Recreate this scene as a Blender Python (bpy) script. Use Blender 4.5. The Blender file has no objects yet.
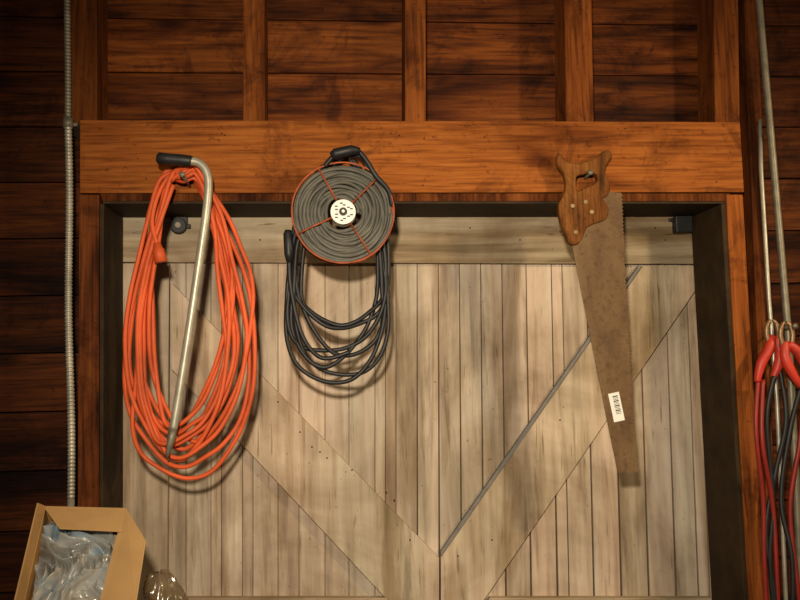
import bpy, math, random, bmesh
from mathutils import Vector, Matrix, noise
random.seed(7)
sc = bpy.context.scene
sc.view_settings.view_transform = 'Standard'

# ------------------------------------------------------------ camera
CAM = Vector((0, -2.0, 1.6))
R = Matrix.Rotation(-0.085, 3, 'Z') @ Matrix.Rotation(math.pi/2+0.085, 3, 'X') @ Matrix.Rotation(-0.025, 3, 'Z')
cd = bpy.data.cameras.new('camera'); cam = bpy.data.objects.new('camera', cd)
sc.collection.objects.link(cam); cam.matrix_world = Matrix.Translation(CAM) @ R.to_4x4()
cd.lens = 36; cd.sensor_width = 36; sc.camera = cam

def P(px, py, y=0.0):
    """point of the wall plane at depth y"""
    d = R @ Vector(((px-400)/800, -(py-300)/800, -1))
    return CAM + d*((y-CAM.y)/d.y)

# ------------------------------------------------------------ materials
def S(r, g, b):
    f = lambda c: (c/255/12.92) if c/255 <= .04045 else ((c/255+.055)/1.055)**2.4
    return (f(r), f(g), f(b), 1)

def newmat(name):
    m = bpy.data.materials.new(name); m.use_nodes = True
    nt = m.node_tree; b = nt.nodes['Principled BSDF']
    return m, nt, b
def N(nt, t, **k):
    n = nt.nodes.new(t)
    for a, v in k.items(): setattr(n, a, v)
    return n
def ramp(nt, fac, stops):
    r = N(nt, 'ShaderNodeValToRGB')
    e = r.color_ramp.elements
    while len(e) < len(stops): e.new(0.5)
    for i, (p, c) in enumerate(stops):
        e[i].position = p; e[i].color = c
    nt.links.new(fac, r.inputs[0]); return r.outputs[0]
def mul(nt, a, b, fac=1.0, mode='MULTIPLY'):
    m = N(nt, 'ShaderNodeMix', data_type='RGBA', blend_type=mode)
    m.inputs[0].default_value = fac
    for s, v in ((m.inputs[6], a), (m.inputs[7], b)):
        if hasattr(v, 'links'): nt.links.new(v, s)
        else: s.default_value = v
    return m.outputs[2]
def coords(nt, scale):
    tc = N(nt, 'ShaderNodeTexCoord'); at = N(nt, 'ShaderNodeAttribute', attribute_name='tint')
    sc_ = N(nt, 'ShaderNodeVectorMath', operation='SCALE'); sc_.inputs[3].default_value = 37.0
    nt.links.new(at.outputs['Color'], sc_.inputs[0])
    ad = N(nt, 'ShaderNodeVectorMath', operation='ADD')
    nt.links.new(tc.outputs['Object'], ad.inputs[0]); nt.links.new(sc_.outputs[0], ad.inputs[1])
    mp = N(nt, 'ShaderNodeMapping'); mp.inputs['Scale'].default_value = scale
    nt.links.new(ad.outputs[0], mp.inputs[0])
    return mp.outputs[0], at, ad.outputs[0], tc.outputs['Object']
def noise_(nt, vec, scale, detail=4, dist=0.0, rough=.55):
    n = N(nt, 'ShaderNodeTexNoise'); n.inputs['Scale'].default_value = scale
    n.inputs['Detail'].default_value = detail; n.inputs['Distortion'].default_value = dist
    n.inputs['Roughness'].default_value = rough
    nt.links.new(vec, n.inputs['Vector']); return n.outputs['Fac']
def tintmul(nt, col, at, lo=.62, hi=1.22):
    mr = N(nt, 'ShaderNodeMapRange'); mr.inputs[3].default_value = lo; mr.inputs[4].default_value = hi
    nt.links.new(at.outputs['Fac'], mr.inputs[0])
    cb = N(nt, 'ShaderNodeCombineColor')
    for i in range(3): nt.links.new(mr.outputs[0], cb.inputs[i])
    return mul(nt, col, cb.outputs[0])
def bump(nt, b, h, s=.3, d=.002):
    bp = N(nt, 'ShaderNodeBump'); bp.inputs['Strength'].default_value = s; bp.inputs['Distance'].default_value = d
    nt.links.new(h, bp.inputs['Height']); nt.links.new(bp.outputs[0], b.inputs['Normal'])
W1 = (1, 1, 1, 1)
def wood(name, dark, mid, light, axis='X', bands=9, rough=.6, stain=.7, stretch=.15, spec=.2, sc0=3.5, lines=.7, knots=0.0, fade=(.38, .58)):
    """contour-banded grain + fine fibres + dark stains + knots"""
    m, nt, b = newmat(name)
    s = {'X': (stretch, 1, 1), 'Z': (1, 1, stretch)}[axis]
    v, at, raw, ob = coords(nt, s)
    warp = noise_(nt, v, sc0, 3, .35, .45)
    k = N(nt, 'ShaderNodeMath', operation='MULTIPLY'); k.inputs[1].default_value = bands*6.28
    nt.links.new(warp, k.inputs[0])
    si = N(nt, 'ShaderNodeMath', operation='SINE'); nt.links.new(k.outputs[0], si.inputs[0])
    mr = N(nt, 'ShaderNodeMapRange'); mr.inputs[1].default_value = -1; mr.inputs[2].default_value = 1
    nt.links.new(si.outputs[0], mr.inputs[0])
    pw = N(nt, 'ShaderNodeMath', operation='POWER'); pw.inputs[1].default_value = .5
    nt.links.new(mr.outputs[0], pw.inputs[0])
    s2 = {'X': (.05, 1, 1), 'Z': (1, 1, .05)}[axis]
    v2, _, _, _ = coords(nt, s2)
    fine = noise_(nt, v2, 110, 5, .3, .6)
    base = ramp(nt, fine, [(.3, dark), (.5, mid), (.72, light)])
    grain = ramp(nt, pw.outputs[0], [(.0, (.36, .27, .2, 1)), (.45, (.86, .83, .78, 1)), (1, (1.05, 1.05, 1.0, 1))])
    lm = noise_(nt, raw, 3.0, 2, .3)
    grain = mul(nt, W1, grain, lines)
    g2 = N(nt, 'ShaderNodeMix', data_type='RGBA')
    nt.links.new(ramp(nt, lm, [(fade[0], (0, 0, 0, 1)), (fade[1], W1)]), g2.inputs[0]); g2.inputs[6].default_value = W1
    nt.links.new(grain, g2.inputs[7])
    col = mul(nt, base, g2.outputs[2])
    st = noise_(nt, v, 2.4, 6, 1.2, .68)
    col = mul(nt, col, ramp(nt, st, [(.36, (.14, .10, .08, 1)), (.47, (.62, .56, .52, 1)), (.58, W1)]), stain)
    bl = noise_(nt, raw, 5.5, 5, .8, .7)
    col = mul(nt, col, ramp(nt, bl, [(.36, (.3, .25, .22, 1)), (.48, W1)]), stain*.75)
    sp = noise_(nt, raw, 60, 3, .3, .6)
    col = mul(nt, col, ramp(nt, sp, [(.28, (.3, .22, .16, 1)), (.38, W1)]), .6)
    if knots:
        kv = N(nt, 'ShaderNodeMapping'); kv.inputs['Scale'].default_value = {'X': (3.0, 1, 6.0), 'Z': (6, 1, 3.0)}[axis]
        nt.links.new(raw, kv.inputs[0])
        vo = N(nt, 'ShaderNodeTexVoronoi'); vo.inputs['Scale'].default_value = 1.0
        nt.links.new(kv.outputs[0], vo.inputs['Vector'])
        col = mul(nt, col, ramp(nt, vo.outputs['Distance'], [(.05, (.10, .06, .04, 1)), (.12, (.45, .36, .3, 1)), (.2, W1)]), knots)
    col = tintmul(nt, col, at)
    nt.links.new(col, b.inputs['Base Color'])
    rr = N(nt, 'ShaderNodeMapRange'); rr.inputs[3].default_value = min(1, rough+.2); rr.inputs[4].default_value = rough-.02
    nt.links.new(st, rr.inputs[0]); nt.links.new(rr.outputs[0], b.inputs['Roughness'])
    b.inputs['Specular IOR Level'].default_value = spec
    bump(nt, b, fine, .8, .0025)
    return m

def paintwood(name, c1, c2, c3, axis='Z', dirt=.6, worn=.35):
    m, nt, b = newmat(name)
    s = (1, 1, .06) if axis == 'Z' else (.06, 1, 1)
    v, at, raw, obj = coords(nt, s)
    a = noise_(nt, v, 38, 5, .3, .55)
    col = ramp(nt, a, [(.3, c1), (.5, c2), (.7, c3)])
    hu = noise_(nt, v, 6, 2, .2, .5)
    col = mul(nt, col, ramp(nt, hu, [(.35, (.93, .96, .95, 1)), (.65, (1.04, .96, .94, 1))]), .9)
    bl = noise_(nt, obj, 2.0, 5, .8, .62)
    col = mul(nt, col, ramp(nt, bl, [(.34, (.50, .45, .38, 1)), (.56, W1)]), dirt)
    v2 = N(nt, 'ShaderNodeMapping'); v2.inputs['Scale'].default_value = (s[0], 1, s[2]) if axis == 'X' else (1, 1, .12)
    nt.links.new(obj, v2.inputs[0])
    dr = noise_(nt, v2.outputs[0], 9, 5, .5, .6)
    col = mul(nt, col, ramp(nt, dr, [(.35, (.55, .47, .37, 1)), (.48, W1)]), dirt)
    wv = noise_(nt, v, 20, 6, .6, .7)
    col = mul(nt, col, ramp(nt, wv, [(.34, (.42, .38, .33, 1)), (.41, (.85, .83, .8, 1)), (.45, W1)]), worn)
    sp = noise_(nt, raw, 85, 3, .2, .6)
    col = mul(nt, col, ramp(nt, sp, [(.26, (.25, .18, .12, 1)), (.31, W1)]), worn)
    cr_ = noise_(nt, v, 120, 3, .2, .5)
    col = mul(nt, col, ramp(nt, cr_, [(.27, (.35, .28, .2, 1)), (.33, W1)]), worn)
    col = tintmul(nt, col, at, .78, 1.1)
    nt.links.new(col, b.inputs['Base Color']); b.inputs['Roughness'].default_value = .75
    b.inputs['Specular IOR Level'].default_value = .15
    bump(nt, b, a, .25)
    return m

def plain(name, c, rough=.5, metal=0, var=.35, nscale=20, spec=.5):
    m, nt, b = newmat(name)
    v, at, raw, _ = coords(nt, (1, 1, 1))
    n = noise_(nt, v, nscale, 5, .3, .6)
    lo = tuple(x*(1-var) for x in c[:3])+(1,); hi = tuple(min(1, x*(1+var)) for x in c[:3])+(1,)
    nt.links.new(ramp(nt, n, [(.3, lo), (.7, hi)]), b.inputs['Base Color'])
    b.inputs['Roughness'].default_value = rough; b.inputs['Metallic'].default_value = metal
    b.inputs['Specular IOR Level'].default_value = spec
    bump(nt, b, n, .12, .001)
    return m

M_header = wood('wood_header', S(104, 54, 20), S(152, 86, 34), S(174, 106, 48), 'X', 8, .7, .8, .09, .12, 4, .8, .9, (.36, .54))
M_studV = wood('wood_stud', S(82, 41, 15), S(132, 72, 27), S(154, 90, 39), 'Z', 4, .7, .9, .1, .12, 3.5, .5, .7)
M_postL = wood('wood_post_left', S(58, 29, 12), S(104, 54, 22), S(126, 70, 30), 'Z', 4, .7, .85, .1, .12, 3.5, .5, .7)
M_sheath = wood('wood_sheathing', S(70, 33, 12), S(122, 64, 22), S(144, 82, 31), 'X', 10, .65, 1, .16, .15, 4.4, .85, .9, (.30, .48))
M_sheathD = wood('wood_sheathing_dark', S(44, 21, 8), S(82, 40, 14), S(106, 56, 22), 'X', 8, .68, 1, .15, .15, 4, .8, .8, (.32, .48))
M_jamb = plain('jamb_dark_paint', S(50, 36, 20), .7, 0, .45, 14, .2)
M_door = paintwood('door_paint_boards', S(166, 150, 132), S(198, 182, 162), S(212, 198, 180), 'Z', .8, .6)
M_doorH = paintwood('door_paint_rail', S(148, 132, 108), S(182, 166, 140), S(200, 185, 162), 'X', .9, .85)
M_doorD = paintwood('door_paint_brace', S(166, 149, 126), S(199, 182, 158), S(214, 198, 176), 'Z', .8, .65)
M_gap = plain('dark_gap', S(26, 16, 10), .9)
M_groove = plain('door_groove', S(84, 68, 50), .9)
M_edgeShade = plain('brace_edge_shade', S(112, 108, 102), .6, 0, .25, 30)
M_orange = plain('orange_cord_rubber', S(206, 88, 44), .55, 0, .25, 8, .3)
M_black = plain('black_rubber', S(30, 30, 32), .5, 0, .3, 20, .4)
M_hose = plain('grey_cord_rubber', S(98, 96, 88), .65, 0, .4, 12, .3)
M_rust = plain('rusty_orange_wire', S(156, 76, 40), .6, .2, .45, 30)
M_steel = plain('galvanised_steel', S(170, 166, 150), .42, .45, .3, 18)
M_steelD = plain('dull_steel', S(122, 116, 100), .5, .4, .35, 25)
M_blade, nt, b = newmat('rusty_saw_blade')
v, at, raw, ob = coords(nt, (1, 1, .35))
n1 = noise_(nt, v, 9, 6, .8, .6); n2 = noise_(nt, ob, 70, 5, .4, .7)
col = ramp(nt, n1, [(.3, S(74, 50, 26)), (.45, S(102, 76, 46)), (.6, S(116, 92, 60)), (.75, S(96, 60, 30))])
col = mul(nt, col, ramp(nt, n2, [(.33, (.55, .43, .32, 1)), (.5, W1)]), .8)
nt.links.new(col, b.inputs['Base Color']); b.inputs['Metallic'].default_value = .2; b.inputs['Roughness'].default_value = .65
bump(nt, b, n2, .3, .001)
M_handle = wood('saw_handle_wood', S(88, 52, 22), S(140, 88, 38), S(172, 118, 58), 'Z', 2, .65, .9, .4, .15, 16, .25)
M_white = plain('white_label', S(226, 226, 220), .5, 0, .05)
M_ink = plain('black_ink', S(20, 20, 20), .6)
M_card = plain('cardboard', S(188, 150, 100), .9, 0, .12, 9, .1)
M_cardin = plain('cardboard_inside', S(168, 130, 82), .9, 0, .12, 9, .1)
M_red = plain('red_plastic', S(184, 50, 34), .5, 0, .3)
M_redc = plain('red_cable', S(130, 30, 20), .5, 0, .2)
M_copper = plain('copper_jaw', S(140, 112, 82), .45, .6, .3, 60)
M_brass = plain('brass_bolt', S(150, 130, 92), .45, .5, .3)
M_concrete = plain('concrete', S(110, 104, 96), .9, 0, .2, 6, .2)
def bagmat(name, stops, tr=.2, rough=.15, alpha=1.0):
    m, nt, b = newmat(name); v, at, raw, ob = coords(nt, (1, 1, 1))
    n = noise_(nt, ob, 9, 2, 1.5, .5)
    nt.links.new(ramp(nt, n, stops), b.inputs['Base Color'])
    b.inputs['Roughness'].default_value = rough; b.inputs['Transmission Weight'].default_value = tr
    b.inputs['Specular IOR Level'].default_value = 1.0; b.inputs['Alpha'].default_value = alpha
    b.inputs['Coat Weight'].default_value = 1; b.inputs['Coat Roughness'].default_value = .1
    return m
M_bag = bagmat('clear_plastic', [(.36, S(150, 148, 140)), (.5, S(196, 195, 188)), (.62, S(168, 180, 188)), (.72, S(214, 212, 204))], .1, .15, .82)
M_bag2 = bagmat('clear_plastic_blue', [(.36, S(150, 152, 150)), (.5, S(190, 194, 192)), (.60, S(130, 168, 194)), (.7, S(210, 210, 204))], .1, .15, .82)
M_bag3 = bagmat('clear_plastic_amber', [(.38, S(176, 152, 122)), (.55, S(200, 192, 176)), (.68, S(190, 132, 88))], .1, .15, .85)
M_bagB = bagmat('brown_plastic', [(.38, S(96, 78, 54)), (.6, S(140, 120, 92))], .1, .2, .55)

# ------------------------------------------------------------ mesh helpers
class MB:
    def __init__(s, name): s.n = name; s.v = []; s.f = []; s.m = []; s.t = []; s.sm = []; s.mats = []
    def mi(s, mat):
        if mat not in s.mats: s.mats.append(mat)
        return s.mats.index(mat)
    def add(s, vs, fs, mat, tint=.5, smooth=False):
        o = len(s.v); s.v += [tuple(v) for v in vs]; k = s.mi(mat)
        for f in fs:
            s.f.append(tuple(i+o for i in f)); s.m.append(k); s.t.append(tint); s.sm.append(smooth)
    def box(s, x0, x1, y0, y1, z0, z1, mat, tint=.5):
        vs = [(x, y, z) for x in (x0, x1) for y in (y0, y1) for z in (z0, z1)]
        s.add(vs, [(0, 1, 3, 2), (4, 6, 7, 5), (0, 4, 5, 1), (2, 3, 7, 6), (0, 2, 6, 4), (1, 5, 7, 3)], mat, tint)
    def slab(s, fr, y1, mat, tint=.5):
        n = len(fr); vs = [tuple(p) for p in fr]+[(p[0], y1, p[2]) for p in fr]
        fs = [tuple(range(n-1, -1, -1)), tuple(range(n, 2*n))]
        fs += [(i, (i+1) % n, (i+1) % n+n, i+n) for i in range(n)]
        s.add(vs, fs, mat, tint)
    def tube(s, pts, r, mat, seg=8, closed=False, tint=.5, caps=True):
        pts = [Vector(p) for p in pts]; n = len(pts)
        rr = r if isinstance(r, (list, tuple)) else [r]*n
        tans = []
        for i in range(n):
            a = pts[(i-1) % n] if (closed or i > 0) else pts[i]; c = pts[(i+1) % n] if (closed or i < n-1) else pts[i]
            t = c-a; tans.append(t.normalized() if t.length > 1e-9 else Vector((0, 0, 1)))
        up = tans[0].orthogonal().normalized(); vs = []
        for i in range(n):
            up = (up-tans[i]*up.dot(tans[i]))
            up = up.normalized() if up.length > 1e-6 else tans[i].orthogonal().normalized()
            w = tans[i].cross(up)
            for k in range(seg):
                a = 2*math.pi*k/seg; vs.append(pts[i]+(up*math.cos(a)+w*math.sin(a))*rr[i])
        fs = []
        for i in range(n if closed else n-1):
            j = (i+1) % n
            for k in range(seg):
                k2 = (k+1) % seg; fs.append((i*seg+k, i*seg+k2, j*seg+k2, j*seg+k))
        if not closed and caps:
            fs += [tuple(range(seg-1, -1, -1)), tuple((n-1)*seg+k for k in range(seg))]
        s.add(vs, fs, mat, tint, True)
    def disc(s, c, r, y0, y1, mat, seg=32, tint=.5):
        fr = [Vector((c[0]+r*math.sin(2*math.pi*k/seg), y0, c[2]+r*math.cos(2*math.pi*k/seg))) for k in range(seg)]
        s.slab(fr, y1, mat, tint)
    def nail(s, px, py, l, y_in=.02):
        c = P(px, py, 0); s.tube([(c.x, y_in, c.z), (c.x, -l, c.z+.006)], .004, M_steelD, 8); s.tube([(c.x, -l, c.z+.006), (c.x, -l-.003, c.z+.006)], .007, M_steelD, 12)
    def obj(s, bevel=0, parent=None):
        me = bpy.data.meshes.new(s.n); me.from_pydata(s.v, [], s.f)
        for m in s.mats: me.materials.append(m)
        for p, k, sm in zip(me.polygons, s.m, s.sm): p.material_index = k; p.use_smooth = sm
        at = me.attributes.new('tint', 'FLOAT_COLOR', 'FACE')
        for i, t in enumerate(s.t): at.data[i].color = (t, t, t, 1)
        me.update()
        o = bpy.data.objects.new(s.n, me); sc.collection.objects.link(o)
        if bevel:
            bm = o.modifiers.new('bevel', 'BEVEL'); bm.width = bevel; bm.segments = 2; bm.limit_method = 'ANGLE'; bm.angle_limit = math.radians(40)
        if parent: o.parent = parent
        return o

def cr(pts, sub=8, closed=False):
    pts = [Vector(p) for p in pts]; n = len(pts); out = []
    for i in range(n if closed else n-1):
        g = lambda j: pts[j % n] if closed else pts[max(0, min(n-1, j))]
        a, b_, c, d = g(i-1), g(i), g(i+1), g(i+2)
        for k in range(sub):
            t = k/sub
            out.append(.5*((2*b_)+(c-a)*t+(2*a-5*b_+4*c-d)*t*t+(3*b_-a-3*c+d)*t*t*t))
    if not closed: out.append(pts[-1])
    return out

def vmember(mb, xlt, xlb, xrt, xrb, yt, y0, y1, mat, tint=.5, bottom=0.0, yb=600):
    """vertical board: measured between rows yt and yb, carried down to z=bottom"""
    a, b_, c, d = P(xlt, yt, y0), P(xrt, yt, y0), P(xrb, yb, y0), P(xlb, yb, y0)
    if bottom is not None:
        ext = lambda p, q: p+(q-p)*((bottom-p.z)/(q.z-p.z))
        c, d = ext(b_, c), ext(a, d)
    mb.slab([a, b_, c, d], y1, mat, tint)

# ------------------------------------------------------------ wall sheathing
XL, XR = P(-330, 300).x, P(1130, 300).x
ztop = P(400, -190).z
zh = P(400, 160).z
pitch = .148
xl_in = P(92, 300, .1).x; xr_in = P(745, 300, .1).x
mb = MB('wall_back')
z0 = P(20, 127, .12).z; z0 -= math.floor(z0/pitch)*pitch
z = z0-pitch
while z < ztop:
    a, c = max(z, 0)+.0015, z+pitch-.002
    if c > a:
        if c-.05 > zh:
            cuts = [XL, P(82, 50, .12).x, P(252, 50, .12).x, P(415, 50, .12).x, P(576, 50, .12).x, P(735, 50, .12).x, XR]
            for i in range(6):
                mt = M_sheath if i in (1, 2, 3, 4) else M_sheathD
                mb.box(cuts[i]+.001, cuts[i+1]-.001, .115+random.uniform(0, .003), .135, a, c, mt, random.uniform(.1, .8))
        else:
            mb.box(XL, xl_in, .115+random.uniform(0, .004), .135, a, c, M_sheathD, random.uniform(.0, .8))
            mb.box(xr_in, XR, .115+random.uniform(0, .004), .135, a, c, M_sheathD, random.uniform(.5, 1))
    z += pitch
mb.box(XL, XR, .137, .145, zh, ztop, M_gap); mb.box(XL, xl_in, .137, .145, 0, zh, M_gap); mb.box(xr_in, XR, .137, .145, 0, zh, M_gap)
mb.obj(.0015)

mb = MB('trim_1')   # studs above the header
for (a, b_, c, d, t) in ((66, 66, 96, 97, .1), (243, 243, 264, 265, .38), (405, 405, 425, 426, .42), (562, 566, 588, 594, .55), (712, 715, 736, 740, .35)):
    p = [P(a, -190, .012), P(c, -190, .012), P(d, 125, .012), P(b_, 125, .012)]
    mb.slab(p, .113, M_studV, t)
mb.obj(.002)
mb = MB('trim_2')   # header beam
mb.slab([P(80, 120), P(740, 122), P(744, 192), P(80, 193)], .113, M_header, .47)
for k in range(16):
    c = P(random.uniform(95, 730), random.choice((random.uniform(127, 140), random.uniform(172, 186))))
    mb.disc(c, .0022, -.001, .001, M_gap, 8)
mb.obj(.003)
mb = MB('trim_3')   # head jamb
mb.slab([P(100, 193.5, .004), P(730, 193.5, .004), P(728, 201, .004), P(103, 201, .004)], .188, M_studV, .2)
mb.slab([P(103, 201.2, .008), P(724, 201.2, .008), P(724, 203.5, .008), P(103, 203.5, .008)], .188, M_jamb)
mb.obj()
mb = MB('trim_4')   # left post & jamb
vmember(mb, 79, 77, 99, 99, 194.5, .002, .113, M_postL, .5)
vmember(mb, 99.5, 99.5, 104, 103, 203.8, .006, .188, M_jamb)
mb.obj(.002)
mb = MB('trim_5')   # right post & jamb
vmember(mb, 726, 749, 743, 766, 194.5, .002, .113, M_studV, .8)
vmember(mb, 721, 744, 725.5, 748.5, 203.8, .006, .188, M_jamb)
mb.obj(.002)
mb = MB('trim_6')   # outer right stud running full height
vmember(mb, 737, 767, 752, 778, -190, .03, .113, M_studV, .5)
mb.obj(.002)

# ------------------------------------------------------------ door
mb = MB('door_1')
yb, yf = .218, .196
x = 112.0
while x < 735:
    w = random.choice((10.5, 21, 24, 25, 26)); t = random.uniform(.2, .8)
    g = .32
    q = P(x+g, 205, yb), P(x+w-g, 205, yb)
    lx = 0 if x < 400 else (x-400)/300*17
    a, b_ = q
    c, d = P(x+w-g+lx, 600, yb), P(x+g+lx, 600, yb)
    ext = lambda p, qq: p+(qq-p)*((.03-p.z)/(qq.z-p.z))
    mb.slab([a, b_, ext(b_, c), ext(a, d)], yb+.02, M_door, t)
    x += w
p0 = P(112, 205, yb+.02)
mb.box(p0.x-.02, P(745, 400, .24).x+.02, yb+.006, yb+.03, .03, p0.z, M_groove)
mb.slab([P(112, 205, yf), P(712, 207, yf), P(712, 264, yf), P(112, 262, yf)], yb-.001, M_doorH, .3)   # top rail
vmember(mb, 112, 112, 169, 167, 263.5, yf, yb-.001, M_doorD, .05, .03)                                 # left stile
mb.slab([P(171.5, 283, yf), P(439, 558, yf), P(439, 655, yf), P(171.5, 369, yf)], yb-.001, M_doorD, .55)
mb.slab([P(441, 558, yf), P(643, 266, yf), P(712, 266, yf), P(441, 663, yf)], yb-.001, M_doorD, .72)
mb.slab([P(441, 551, yf+.006), P(638.5, 266, yf+.006), P(643, 266, yf+.006), P(441, 557.5, yf+.006)], yb-.001, M_edgeShade, .5)  # thin grey strip: shade on the brace's left side, painted as colour
mb.slab([P(490, 598, yf), P(712, 598, yf), P(712, 655, yf), P(452, 655, yf)], yb-.001, M_doorH, .5)
mb.slab([P(171, 598, yf), P(388, 598, yf), P(436, 655, yf), P(171, 655, yf)], yb-.001, M_doorH, .4)
for (nx, ny) in ((320, 452), (327, 458), (312, 447), (352, 470), (386, 492), (394, 500), (300, 432), (278, 402), (410, 540), (458, 556), (492, 540), (560, 420), (612, 360), (665, 240), (655, 228), (560, 232), (520, 240), (470, 228), (260, 240), (285, 232), (232, 244), (143, 300), (146, 420)):
    mb.disc(P(nx, ny, yf), .0024, yf-.001, yf, M_gap, 8)
door = mb.obj(.0012)

mb = MB('pulley_bracket')
c = P(180, 227, yf)
mb.disc(c, .021, yf-.028, yf-.012, M_black); mb.disc(c, .009, yf-.034, yf, M_steelD, 16)
mb.box(c.x-.022, c.x+.022, yf-.01, yf, c.z+.005, c.z+.034, M_black); mb.box(c.x-.005, c.x+.03, yf-.012, yf, c.z-.006, c.z+.006, M_black)
mb.obj(.002)
mb = MB('door_latch_bracket')
c = P(680, 226, yf)
mb.box(c.x-.024, c.x+.024, yf-.03, yf, c.z-.022, c.z+.024, M_black); mb.box(c.x-.034, c.x+.034, yf-.008, yf, c.z+.012, c.z+.022, M_black)
mb.obj(.002)

# ------------------------------------------------------------ flexible conduit left
mb = MB('flexible_conduit')
def rib(a, b_, r, lo, mat):
    n = int((b_-a).length/.009*4); pts = []; rr = []
    for i in range(n+1):
        t = i/n; pp = a.lerp(b_, t); pp.x += .0022*math.sin(t*9.42)*(1 if mat is M_steel else .3); pts.append(pp)
        rr.append(r*(1 if i % 4 in (0, 1) else lo))
    mb.tube(pts, rr, mat, 14)
rib(P(68, 124, -.014), P(71, 499, -.014), .0092, .82, M_steel)
rib(P(66, -190, -.014), P(68, 124, -.014), .0084, .84, M_steelD)
mb.tube([P(68, 118, -.014), P(68, 128, -.014)], .0118, M_steelD, 14)
c = P(68, 123, -.014); mb.box(c.x-.015, c.x+.018, -.002, .113, c.z-.004, c.z+.004, M_steelD)
e = P(71, 499, -.014); mb.tube([e, (e.x, e.y, 1.02)], .0084, M_steel, 12)
mb.obj()

# ------------------------------------------------------------ hanging loop helper
def loop(xL, xR, yB, h, top, yn, skew=0):
    """outline of one hanging loop going down the left side, round and up the right"""
    cx, rw = (xL+xR)/2, (xR-xL)/2; y0 = yB-h; o = []
    n0 = 4
    for i in range(n0):
        t = i/n0; s = math.sin(t*math.pi/2)
        o.append((top[0]+(xL-top[0])*s**.75-2*(1-t), top[1]+(y0-top[1])*t))
    for i in range(9):
        a = math.pi*i/8; o.append((cx-rw*math.cos(a)+skew*math.sin(a), y0+h*math.sin(a)**.9 if 0 < i < 8 else y0))
    for i in range(n0-1, 0, -1):
        t = i/n0; s = math.sin(t*math.pi/2)
        o.append((yn+(xR-yn)*s**.75+2*(1-t), top[1]+(y0-top[1])*t))
    return o

# ------------------------------------------------------------ orange extension cord
mb = MB('orange_extension_cord')
ctrl = []
NL = 12
spec_ = [(134, 256, 477, 95), (128, 246, 466, 90), (152, 250, 440, 130), (128, 226, 458, 120)]
for k in range(NL-4):
    spec_.append((126+30*random.random(), 254-42*random.random(), 472-50*random.random(), random.uniform(70, 130)))
random.shuffle(spec_)
for (xL, xR, yB, h) in spec_:
    ty = random.uniform(169, 184)
    pts = loop(xL, xR, yB, h, (170+random.uniform(-6, 5), ty+4), 202+random.uniform(-7, 5), random.uniform(-16, 12))
    pts.append((196+random.uniform(-3, 3), ty-2)); pts.append((184+random.uniform(-3, 3), ty-3))
    ph = random.uniform(0, 6); d0 = random.uniform(.022, .056)
    for i, (x_, y_) in enumerate(pts):
        k_ = 1.0 if i < len(pts)-2 else .3
        ctrl.append(P(x_+3.4*k_*math.sin(i*1.15+ph), y_+2.5*k_*math.sin(i*1.9+ph), -max(.012, d0+.012*math.sin(i*.8+ph))))
ctrl += [P(170, 176, -.05), P(158, 195, -.06), P(152, 222, -.066), P(157, 244, -.068)]
mb.tube(cr(ctrl, 6), .0055, M_orange, 8)
a, b_ = P(157, 243, -.068), P(161, 262, -.068)
mb.tube([a, a.lerp(b_, .3), a.lerp(b_, .35), b_], [.009, .011, .014, .015], M_orange, 12)
mb.nail(190, 187, .105)
mb.obj()
mb = MB('metal_cane')
yc = -.088
path = cr([P(190, 161, yc), P(199, 163, yc), P(206, 171, yc), P(208.5, 185, yc), P(206, 215, yc), P(201, 250, yc), P(190, 325, yc), P(179, 395, yc), P(173, 430, yc)], 6)
mb.tube(path, .0102, M_steel, 14)
mb.tube([P(173, 428, yc), P(171, 440, yc), P(168, 452, yc), P(167, 458, yc)], [.0102, .0095, .006, .002], M_steelD, 12)
mb.tube([P(157, 158, yc), P(159, 158.3, yc), P(168, 159, yc), P(180, 160, yc), P(190, 161, yc), P(192, 161.5, yc)], [.010, .0145, .0135, .014, .0135, .012], M_black, 14)
mb.obj()

# ------------------------------------------------------------ cord reel
yr = -.05
C = P(343, 214, yr); px = .0025*(2+yr)/2
mb = MB('cord_reel')
mb.nail(349, 163, .09)
for layer, (off, rad, sh) in enumerate(((-.010, .0045, 0), (-.001, .0049, 1.9))):
    sp = []
    for i in range(9*48+1):
        t = i/48; a = t*2*math.pi
        r = (15+sh+t*3.7+1.0*math.sin(a*.37+layer*2)+.9*math.sin(3*a+t*2.3))*px
        r = min(r, 49*px)
        sp.append((C.x+r*math.cos(a), yr+off+.006*math.sin(a*2+t*1.7+layer), C.z+r*math.sin(a)))
    mb.tube(sp, rad, M_hose, 8)
for (yy, rr, w_) in ((yr-.020, 51, .0024), (yr+.016, 50.5, .0024)):
    mb.tube([(C.x+(rr+.6*math.sin(3*k/10))*px*math.cos(2*math.pi*k/64), yy, C.z+rr*px*math.sin(2*math.pi*k/64)) for k in range(64)], w_, M_rust, 8, True)
mb.tube([(C.x+30*px*math.cos(2*math.pi*k/48), yr+.016, C.z+30*px*math.sin(2*math.pi*k/48)) for k in range(48)], .0022, M_rust, 8, True)
for ang in (45, 118, 205, 302):
    a = math.radians(ang); d = Vector((math.cos(a), 0, math.sin(a)))
    pts = [C+d*(10*px)+Vector((0, -.022, 0)), C+d*(30*px)+Vector((0, -.023, 0)), C+d*(51*px)+Vector((0, -.020, 0)), C+d*(52*px)+Vector((0, .0, 0)), C+d*(51*px)+Vector((0, .016, 0)), C+d*(12*px)+Vector((0, .017, 0))]
    mb.tube(pts, .0024, M_rust, 8)
mb.disc(C, 12.5*px, yr-.028, yr+.012, M_white, 40)
mb.disc(C, 4*px, yr-.034, yr-.02, M_ink, 24); mb.disc(C, 1.6*px, yr-.037, yr-.02, M_steel, 16)
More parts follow.
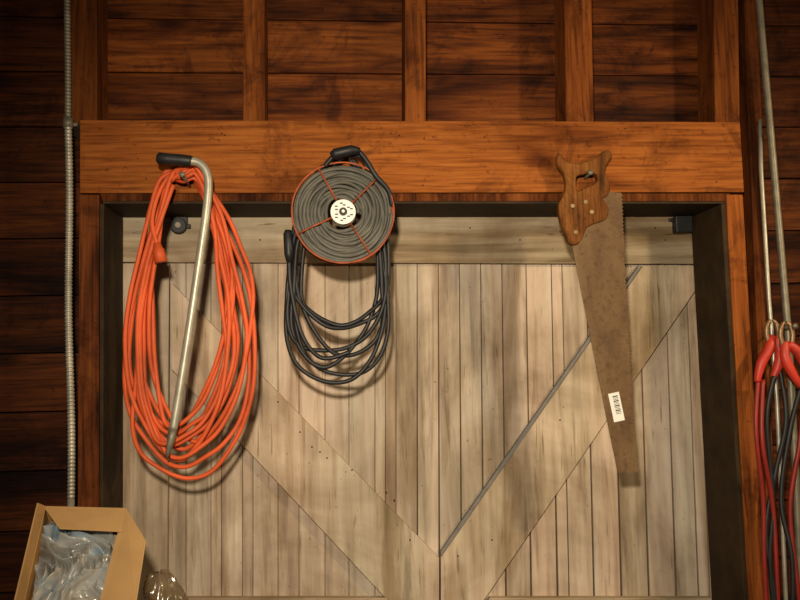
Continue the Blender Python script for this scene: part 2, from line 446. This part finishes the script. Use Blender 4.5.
for k in range(18):
    a = 2*math.pi*k/18; rr = (8.8 if k % 2 else 7)*px; c = C+Vector((rr*math.cos(a), 0, rr*math.sin(a)))
    if k % 3: mb.box(c.x-.0035, c.x+.0035, yr-.0288, yr-.0275, c.z-.0015, c.z+.0015, M_ink)
ctrl = []
for (xL, xR, yB, h, sk) in ((286, 388, 383, 84, -6), (292, 389, 376, 74, 4), (287, 386, 352, 60, -12), (297, 380, 356, 66, 12), (290, 384, 328, 46, 8), (303, 388, 324, 40, -6), (294, 376, 366, 70, -12)):
    pts = loop(xL, xR, yB, h, (322, 172), 366, sk); pts.append((350, 158)); pts.append((338, 160))
    ph = random.uniform(0, 6)
    for i, (x_, y_) in enumerate(pts):
        ctrl.append(P(x_+2*math.sin(i+ph), y_+1.5*math.sin(i*1.7+ph), -.017-.007*math.sin(i*.9+ph)))
mb.tube(cr(ctrl, 6), .0054, M_black, 8)
mb.tube([P(288, 230, -.036), P(288, 234, -.036), P(289, 254, -.036), P(289, 262, -.036)], [.007, .012, .012, .007], M_black, 12)
mb.tube(cr([P(289, 262, -.034), P(291, 290, -.03), P(302, 335, -.03), P(322, 358, -.026), P(350, 352, -.026)], 8), .0054, M_black, 8)
mb.tube(cr([P(325, 166, -.07), P(334, 156, -.078), P(347, 150, -.08), P(359, 152, -.08), P(368, 163, -.08), P(376, 176, -.078), P(388, 190, -.07), P(392, 205, -.06)], 8), .0062, M_black, 10)
mb.tube([P(331, 156, -.085), P(335, 154, -.086), P(352, 150, -.086), P(360, 151, -.084)], [.008, .0135, .0125, .008], M_black, 12)
mb.tube(cr([P(338, 160, -.06), P(350, 155, -.064), P(362, 158, -.06), P(368, 172, -.05)], 8), .0055, M_black, 10)
mb.obj()

# ------------------------------------------------------------ hand saw
def curve_plate(name, outer, holes, y, th, bev, mat, parent, smooth=True):
    cu = bpy.data.curves.new(name, 'CURVE'); cu.dimensions = '2D'; cu.fill_mode = 'BOTH'
    cu.extrude = th/2-bev; cu.bevel_depth = bev; cu.bevel_resolution = 3
    for lst in [outer]+holes:
        w = [P(a, b2, y) for a, b2 in lst]
        if smooth: w = cr(w, 5, True)
        s = cu.splines.new('POLY'); s.points.add(len(w)-1); s.use_cyclic_u = True
        for i, q in enumerate(w): s.points[i].co = (q.x, q.z, 0, 1)
    tmp = bpy.data.objects.new('tmp', cu); sc.collection.objects.link(tmp)
    bpy.context.view_layer.update()
    me = bpy.data.meshes.new_from_object(tmp.evaluated_get(bpy.context.evaluated_depsgraph_get()))
    bpy.data.objects.remove(tmp)
    me.transform(Matrix(((1, 0, 0, 0), (0, 0, -1, y), (0, 1, 0, 0), (0, 0, 0, 1))))
    me.materials.clear(); me.materials.append(mat)
    at = me.attributes.new('tint', 'FLOAT_COLOR', 'FACE')
    for d in at.data: d.color = (.5, .5, .5, 1)
    o = bpy.data.objects.new(name, me); sc.collection.objects.link(o); o.parent = parent
    return o
saw = bpy.data.objects.new('hand_saw', None); sc.collection.objects.link(saw)
ys = -.030
outer = [(559, 157), (563, 163), (571, 166), (583, 165), (594, 161), (602, 155), (607, 153), (608, 157), (603, 165), (602, 174), (606, 184), (605, 194), (599, 199), (605, 208), (603, 218), (593, 222), (584, 227), (580, 236), (575, 243), (569, 241), (565, 230), (561, 218), (560, 206), (564, 197), (567, 186), (565, 174), (559, 165)]
hole = [(574, 176), (582, 173), (591, 172), (597, 175), (598, 182), (592, 188), (583, 191), (576, 195), (573, 188)]
curve_plate('handle', outer, [hole], ys, .024, .006, M_handle, saw)
teeth = []
nt_ = 74
for i in range(nt_):
    t0 = i/nt_; t1 = (i+.85)/nt_
    xr = lambda t: 621+(637-621)*t-1.5*math.sin(t*3.14)
    teeth.append((xr(t0), 193+277*t0)); teeth.append((xr(t1)+1.4, 193+277*t1))
blade = [(598, 191)]+teeth+[(637, 472), (618, 473), (611, 440), (571, 240), (568, 215), (577, 200)]
curve_plate('blade', blade, [], ys, .0024, .0002, M_blade, saw, False)
mb = MB('bolts')
for (a_, b2) in ((571, 207), (590, 213), (574, 233), (584, 203)):
    c = P(a_, b2, ys); mb.disc(c, .0054, ys-.0145, ys+.0145, M_brass, 16); mb.disc(c, .0054, ys-.0148, ys-.014, M_brass, 16)
mb.obj(.001, saw)
mb = MB('price_sticker')
def tq(cx_, cy_, w_, h_, ang, y):
    ca, sa = math.cos(ang), math.sin(ang); o = []
    for (u, v_) in ((-w_, -h_), (w_, -h_), (w_, h_), (-w_, h_)): o.append(P(cx_+u*ca-v_*sa, cy_+u*sa+v_*ca, y))
    return o
an = math.radians(-12)
mb.slab(tq(616.5, 407, 5.5, 14.5, an, ys-.0022), ys-.001, M_white)
for i in range(12):
    vv = -11+i*1.6; mb.slab(tq(616.5-vv*math.sin(an)+1, 407+vv*math.cos(an), 2.6, .25+.3*(i % 3 == 0), an, ys-.0026), ys-.002, M_ink)
mb.obj(0, saw)
mb = MB('hanging_nail'); mb.nail(585, 179, .044); mb.obj(0, saw)

# ------------------------------------------------------------ right side: conduit, jumper cables
mb = MB('steel_conduit')
y_ = -.012
mb.tube([P(750, -190, y_), P(759, 0, y_), P(774, 170, y_), P(788, 330, y_), P(796, 480, y_), P(801, 600, y_), (P(801, 600).x+.02, y_, 0)], .0092, M_steelD, 14)
for yy in (-60,):
    c = P(759+yy*.088, yy, y_); mb.box(c.x-.02, c.x+.02, -.004, .034, c.z-.006, c.z+.006, M_steelD)
mb.obj(.0008)
mb = MB('thin_steel_rod')
e = P(790, 700, -.03)
mb.tube([P(760, 120, .02), P(761, 170, y_), P(769, 300, y_), P(777, 400, -.03), P(786, 600, -.03), e, (e.x, e.y, 0.0)], .0055, M_steel, 10)
mb.obj()
mb = MB('jumper_cables')
yj = -.04
def clamp(top, handles, yy):
    for (pts, mt) in handles:
        w = cr([P(a_, b2, yy+dy) for (a_, b2, dy) in pts], 6); n = len(w)
        mb.tube(w, [.0065+.0065*math.sin(math.pi*min(1, .15+.8*i/(n-1))) for i in range(n)], mt, 12)
    t = P(*top, yy)
    for s in (-1, 1):
        mb.tube(cr([t+Vector((s*.010, 0, -.05)), t+Vector((s*.016, 0, -.02)), t+Vector((s*.012, 0, .004)), t+Vector((s*.003, 0, .016))], 5), [.0065]*10+[.006, .0055, .0055, .0045, .004, .003], M_copper, 8)
    mb.tube([t+Vector((-.018, 0, -.045)), t+Vector((.018, 0, -.045))], .005, M_steelD, 10)
clamp((772, 326), [([(773, 336, 0), (769, 348, -.004), (761, 364, -.006), (757, 382, -.004)], M_red), ([(775, 338, 0), (780, 352, 0), (778, 366, 0), (773, 378, 0)], M_red)], yj)
clamp((786, 328), [([(785, 342, 0), (785, 356, -.004), (791, 371, -.006), (801, 387, -.006)], M_red), ([(788, 344, 0), (796, 350, 0), (803, 361, 0), (809, 374, 0)], M_red)], yj-.024)
mb.nail(778, 330, .078, .06)
for (pts, mt) in ((((758, 380), (756, 430), (763, 500), (764, 560), (768, 640), (772, 700)), M_redc), (((774, 376), (767, 420), (773, 500), (770, 560), (776, 640), (778, 705)), M_black),
                  (((801, 386), (790, 430), (781, 500), (792, 560), (792, 640), (790, 705)), M_black), (((763, 380), (762, 440), (773, 510), (778, 600), (784, 660), (784, 710)), M_redc), (((806, 374), (800, 440), (790, 510), (799, 600), (800, 660), (790, 712)), M_redc),
                  (((780, 370), (786, 420), (776, 470), (766, 530), (775, 600), (780, 700)), M_black)):
    mb.tube(cr([P(a_, b2, yj-random.uniform(0, .025)) for a_, b2 in pts], 8), .006, mt, 8)
mb.obj()

# ------------------------------------------------------------ cardboard box with plastic bags
TL, TR, BL, BR = P(44, 506, -.13), P(126, 508, -.13), P(22, 604, -.33), P(101, 604, -.33)
ex = ((TR-TL)+(BR-BL)).normalized(); eh = ((TL+TR)-(BL+BR)).normalized()
inn = eh.cross(ex).normalized()
if inn.y < 0: inn = -inn
D = .155
box = bpy.data.objects.new('box_of_plastic_bags', None); sc.collection.objects.link(box)
mb = MB('cardboard_box')
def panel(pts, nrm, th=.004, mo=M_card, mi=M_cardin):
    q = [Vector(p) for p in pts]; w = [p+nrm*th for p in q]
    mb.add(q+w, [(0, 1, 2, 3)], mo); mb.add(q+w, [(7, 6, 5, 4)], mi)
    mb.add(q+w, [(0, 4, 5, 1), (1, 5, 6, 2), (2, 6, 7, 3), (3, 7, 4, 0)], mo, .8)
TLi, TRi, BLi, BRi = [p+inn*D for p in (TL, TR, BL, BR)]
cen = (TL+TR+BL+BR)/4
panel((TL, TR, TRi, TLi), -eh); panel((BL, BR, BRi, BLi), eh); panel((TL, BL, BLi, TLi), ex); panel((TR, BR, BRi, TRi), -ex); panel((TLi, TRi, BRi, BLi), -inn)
panel((TR, BR, P(136, 606, -.36), P(146, 541, -.22)), -ex, .003, M_card, M_card)
panel((TL, TR, P(122, 531, -.19), P(60, 528, -.19)), -eh, .003, M_card, M_card)
panel((TL, BL, P(14, 600, -.37), P(37, 503, -.17)), ex, .003, M_card, M_card)
mb.obj(0, box)
zb = min(BLi.z, BRi.z)

def sheet(mb, M, w, h, base, amp, seed, mat, n=110):
    """crinkled plastic film: heightfield with long sharp warped folds"""
    vs = []
    for j in range(n+1):
        for i in range(n+1):
            u, v_ = i/n*2-1, j/n*2-1
            p = Vector((u*.75, v_*.8, seed*5.1))
            wv = Vector((noise.noise(p*1.1), noise.noise(p*1.1+Vector((7, 3, 1))), 0))
            q = p+wv*.9
            q2 = Matrix.Rotation(seed*1.1, 3, 'Z') @ q; q2 = Vector((q2.x*2.8, q2.y*.7, q2.z))
            f = (1-2.4*abs(noise.noise(q2*1.0)))*.6+(1-2.4*abs(noise.noise(q2*2.1+wv)))*.3+(1-2*abs(noise.noise(q*4)))*.10
            dome = 1-(u*u+v_*v_)*.35
            edge = .03*noise.noise(p*2.5)
            vs.append(M @ Vector((u*w*(1+edge*2), -(base*dome+amp*f), v_*h*(1+edge*2))))
    fs = [(j*(n+1)+i, j*(n+1)+i+1, (j+1)*(n+1)+i+1, (j+1)*(n+1)+i) for j in range(n) for i in range(n)]
    mb.add(vs, fs, mat, .5, True)
Mx = Matrix((ex, inn, eh)).transposed().to_4x4(); Mx.translation = cen+inn*.075
mb = MB('plastic_bags')
sheet(mb, Mx @ Matrix.Translation((0, .015, 0)), .092, .125, .03, .04, 1, M_bag3)
sheet(mb, Mx @ Matrix.Translation((-.01, 0, .02)), .078, .095, .035, .045, 2, M_bag2)
sheet(mb, Mx @ Matrix.Translation((.015, -.0, -.045)), .075, .075, .045, .045, 3, M_bag)
mb.obj(0, box)

# workbench the box rests on
zt = zb-.004
wb = bpy.data.objects.new('workbench', None); sc.collection.objects.link(wb)
mb = MB('bench_top'); xa, xb = P(-150, 600).x, P(200, 600).x
for i in range(3): mb.box(xa, xb, -.52+i*.17, -.352+i*.17, zt-.04, zt, M_postL, .3+.2*i)
mb.obj(.003, wb)
mb = MB('bench_legs')
for X_ in (xa+.05, xb-.12):
    for Y_ in (-.5, -.1): mb.box(X_, X_+.07, Y_, Y_+.07, 0, zt-.04, M_postL, .4)
mb.box(xa+.05, xb-.05, -.5, -.47, zt-.14, zt-.04, M_postL)
mb.obj(.003, wb)
# slumped translucent sack standing beside the box
mb = MB('crumpled_plastic_sack'); bc = P(169, 600, -.09); bh = P(166, 572, -.09).z-zt
n, m_ = 64, 36; vs = []
for j in range(m_+1):
    t = j/m_
    for i in range(n):
        a = 2*math.pi*i/n; p = Vector((math.cos(a)*1.6, math.sin(a)*1.6, t*1.2))
        f = 1-2.4*abs(noise.noise(p*1.2+Vector((4, 1, 2)))); f2 = 1-2*abs(noise.noise(p*2.6))
        r = (.045*(1-t**2.2*.8)+(.012*f+.006*f2)) if j < m_ else .004
        vs.append((bc.x+r*math.cos(a)-.022*t, -.09+r*.9*math.sin(a), zt+.001+bh*t*(1+.1*noise.noise(p))))
fs = [(j*n+i, j*n+(i+1) % n, (j+1)*n+(i+1) % n, (j+1)*n+i) for j in range(m_) for i in range(n)]
mb.add(vs, fs, M_bagB, .5, True); mb.obj()

mb = MB('floor'); mb.box(XL, XR, -3.2, .4, -.05, 0, M_concrete); mb.obj()

# ------------------------------------------------------------ lights
def spot(name, loc, tgt, rad, e, col, ang):
    l = bpy.data.lights.new(name, 'SPOT'); l.shadow_soft_size = rad; l.energy = e; l.color = col
    l.spot_size = math.radians(ang); l.spot_blend = 1.0
    o = bpy.data.objects.new(name, l); sc.collection.objects.link(o); o.location = loc
    o.rotation_euler = (Vector(tgt)-Vector(loc)).to_track_quat('-Z', 'Y').to_euler()
spot('work_lamp_key', (-.1, -2.1, 1.95), tuple(P(450, 340)), .05, 205, (1, .85, .64), 79)
spot('work_lamp_side', (1.9, -1.3, 2.35), tuple(P(520, 340)), .06, 84, (1, .74, .42), 80)
w = bpy.data.worlds.new('world'); sc.world = w; w.use_nodes = True
w.node_tree.nodes['Background'].inputs[0].default_value = (1, .74, .5, 1); w.node_tree.nodes['Background'].inputs[1].default_value = .065
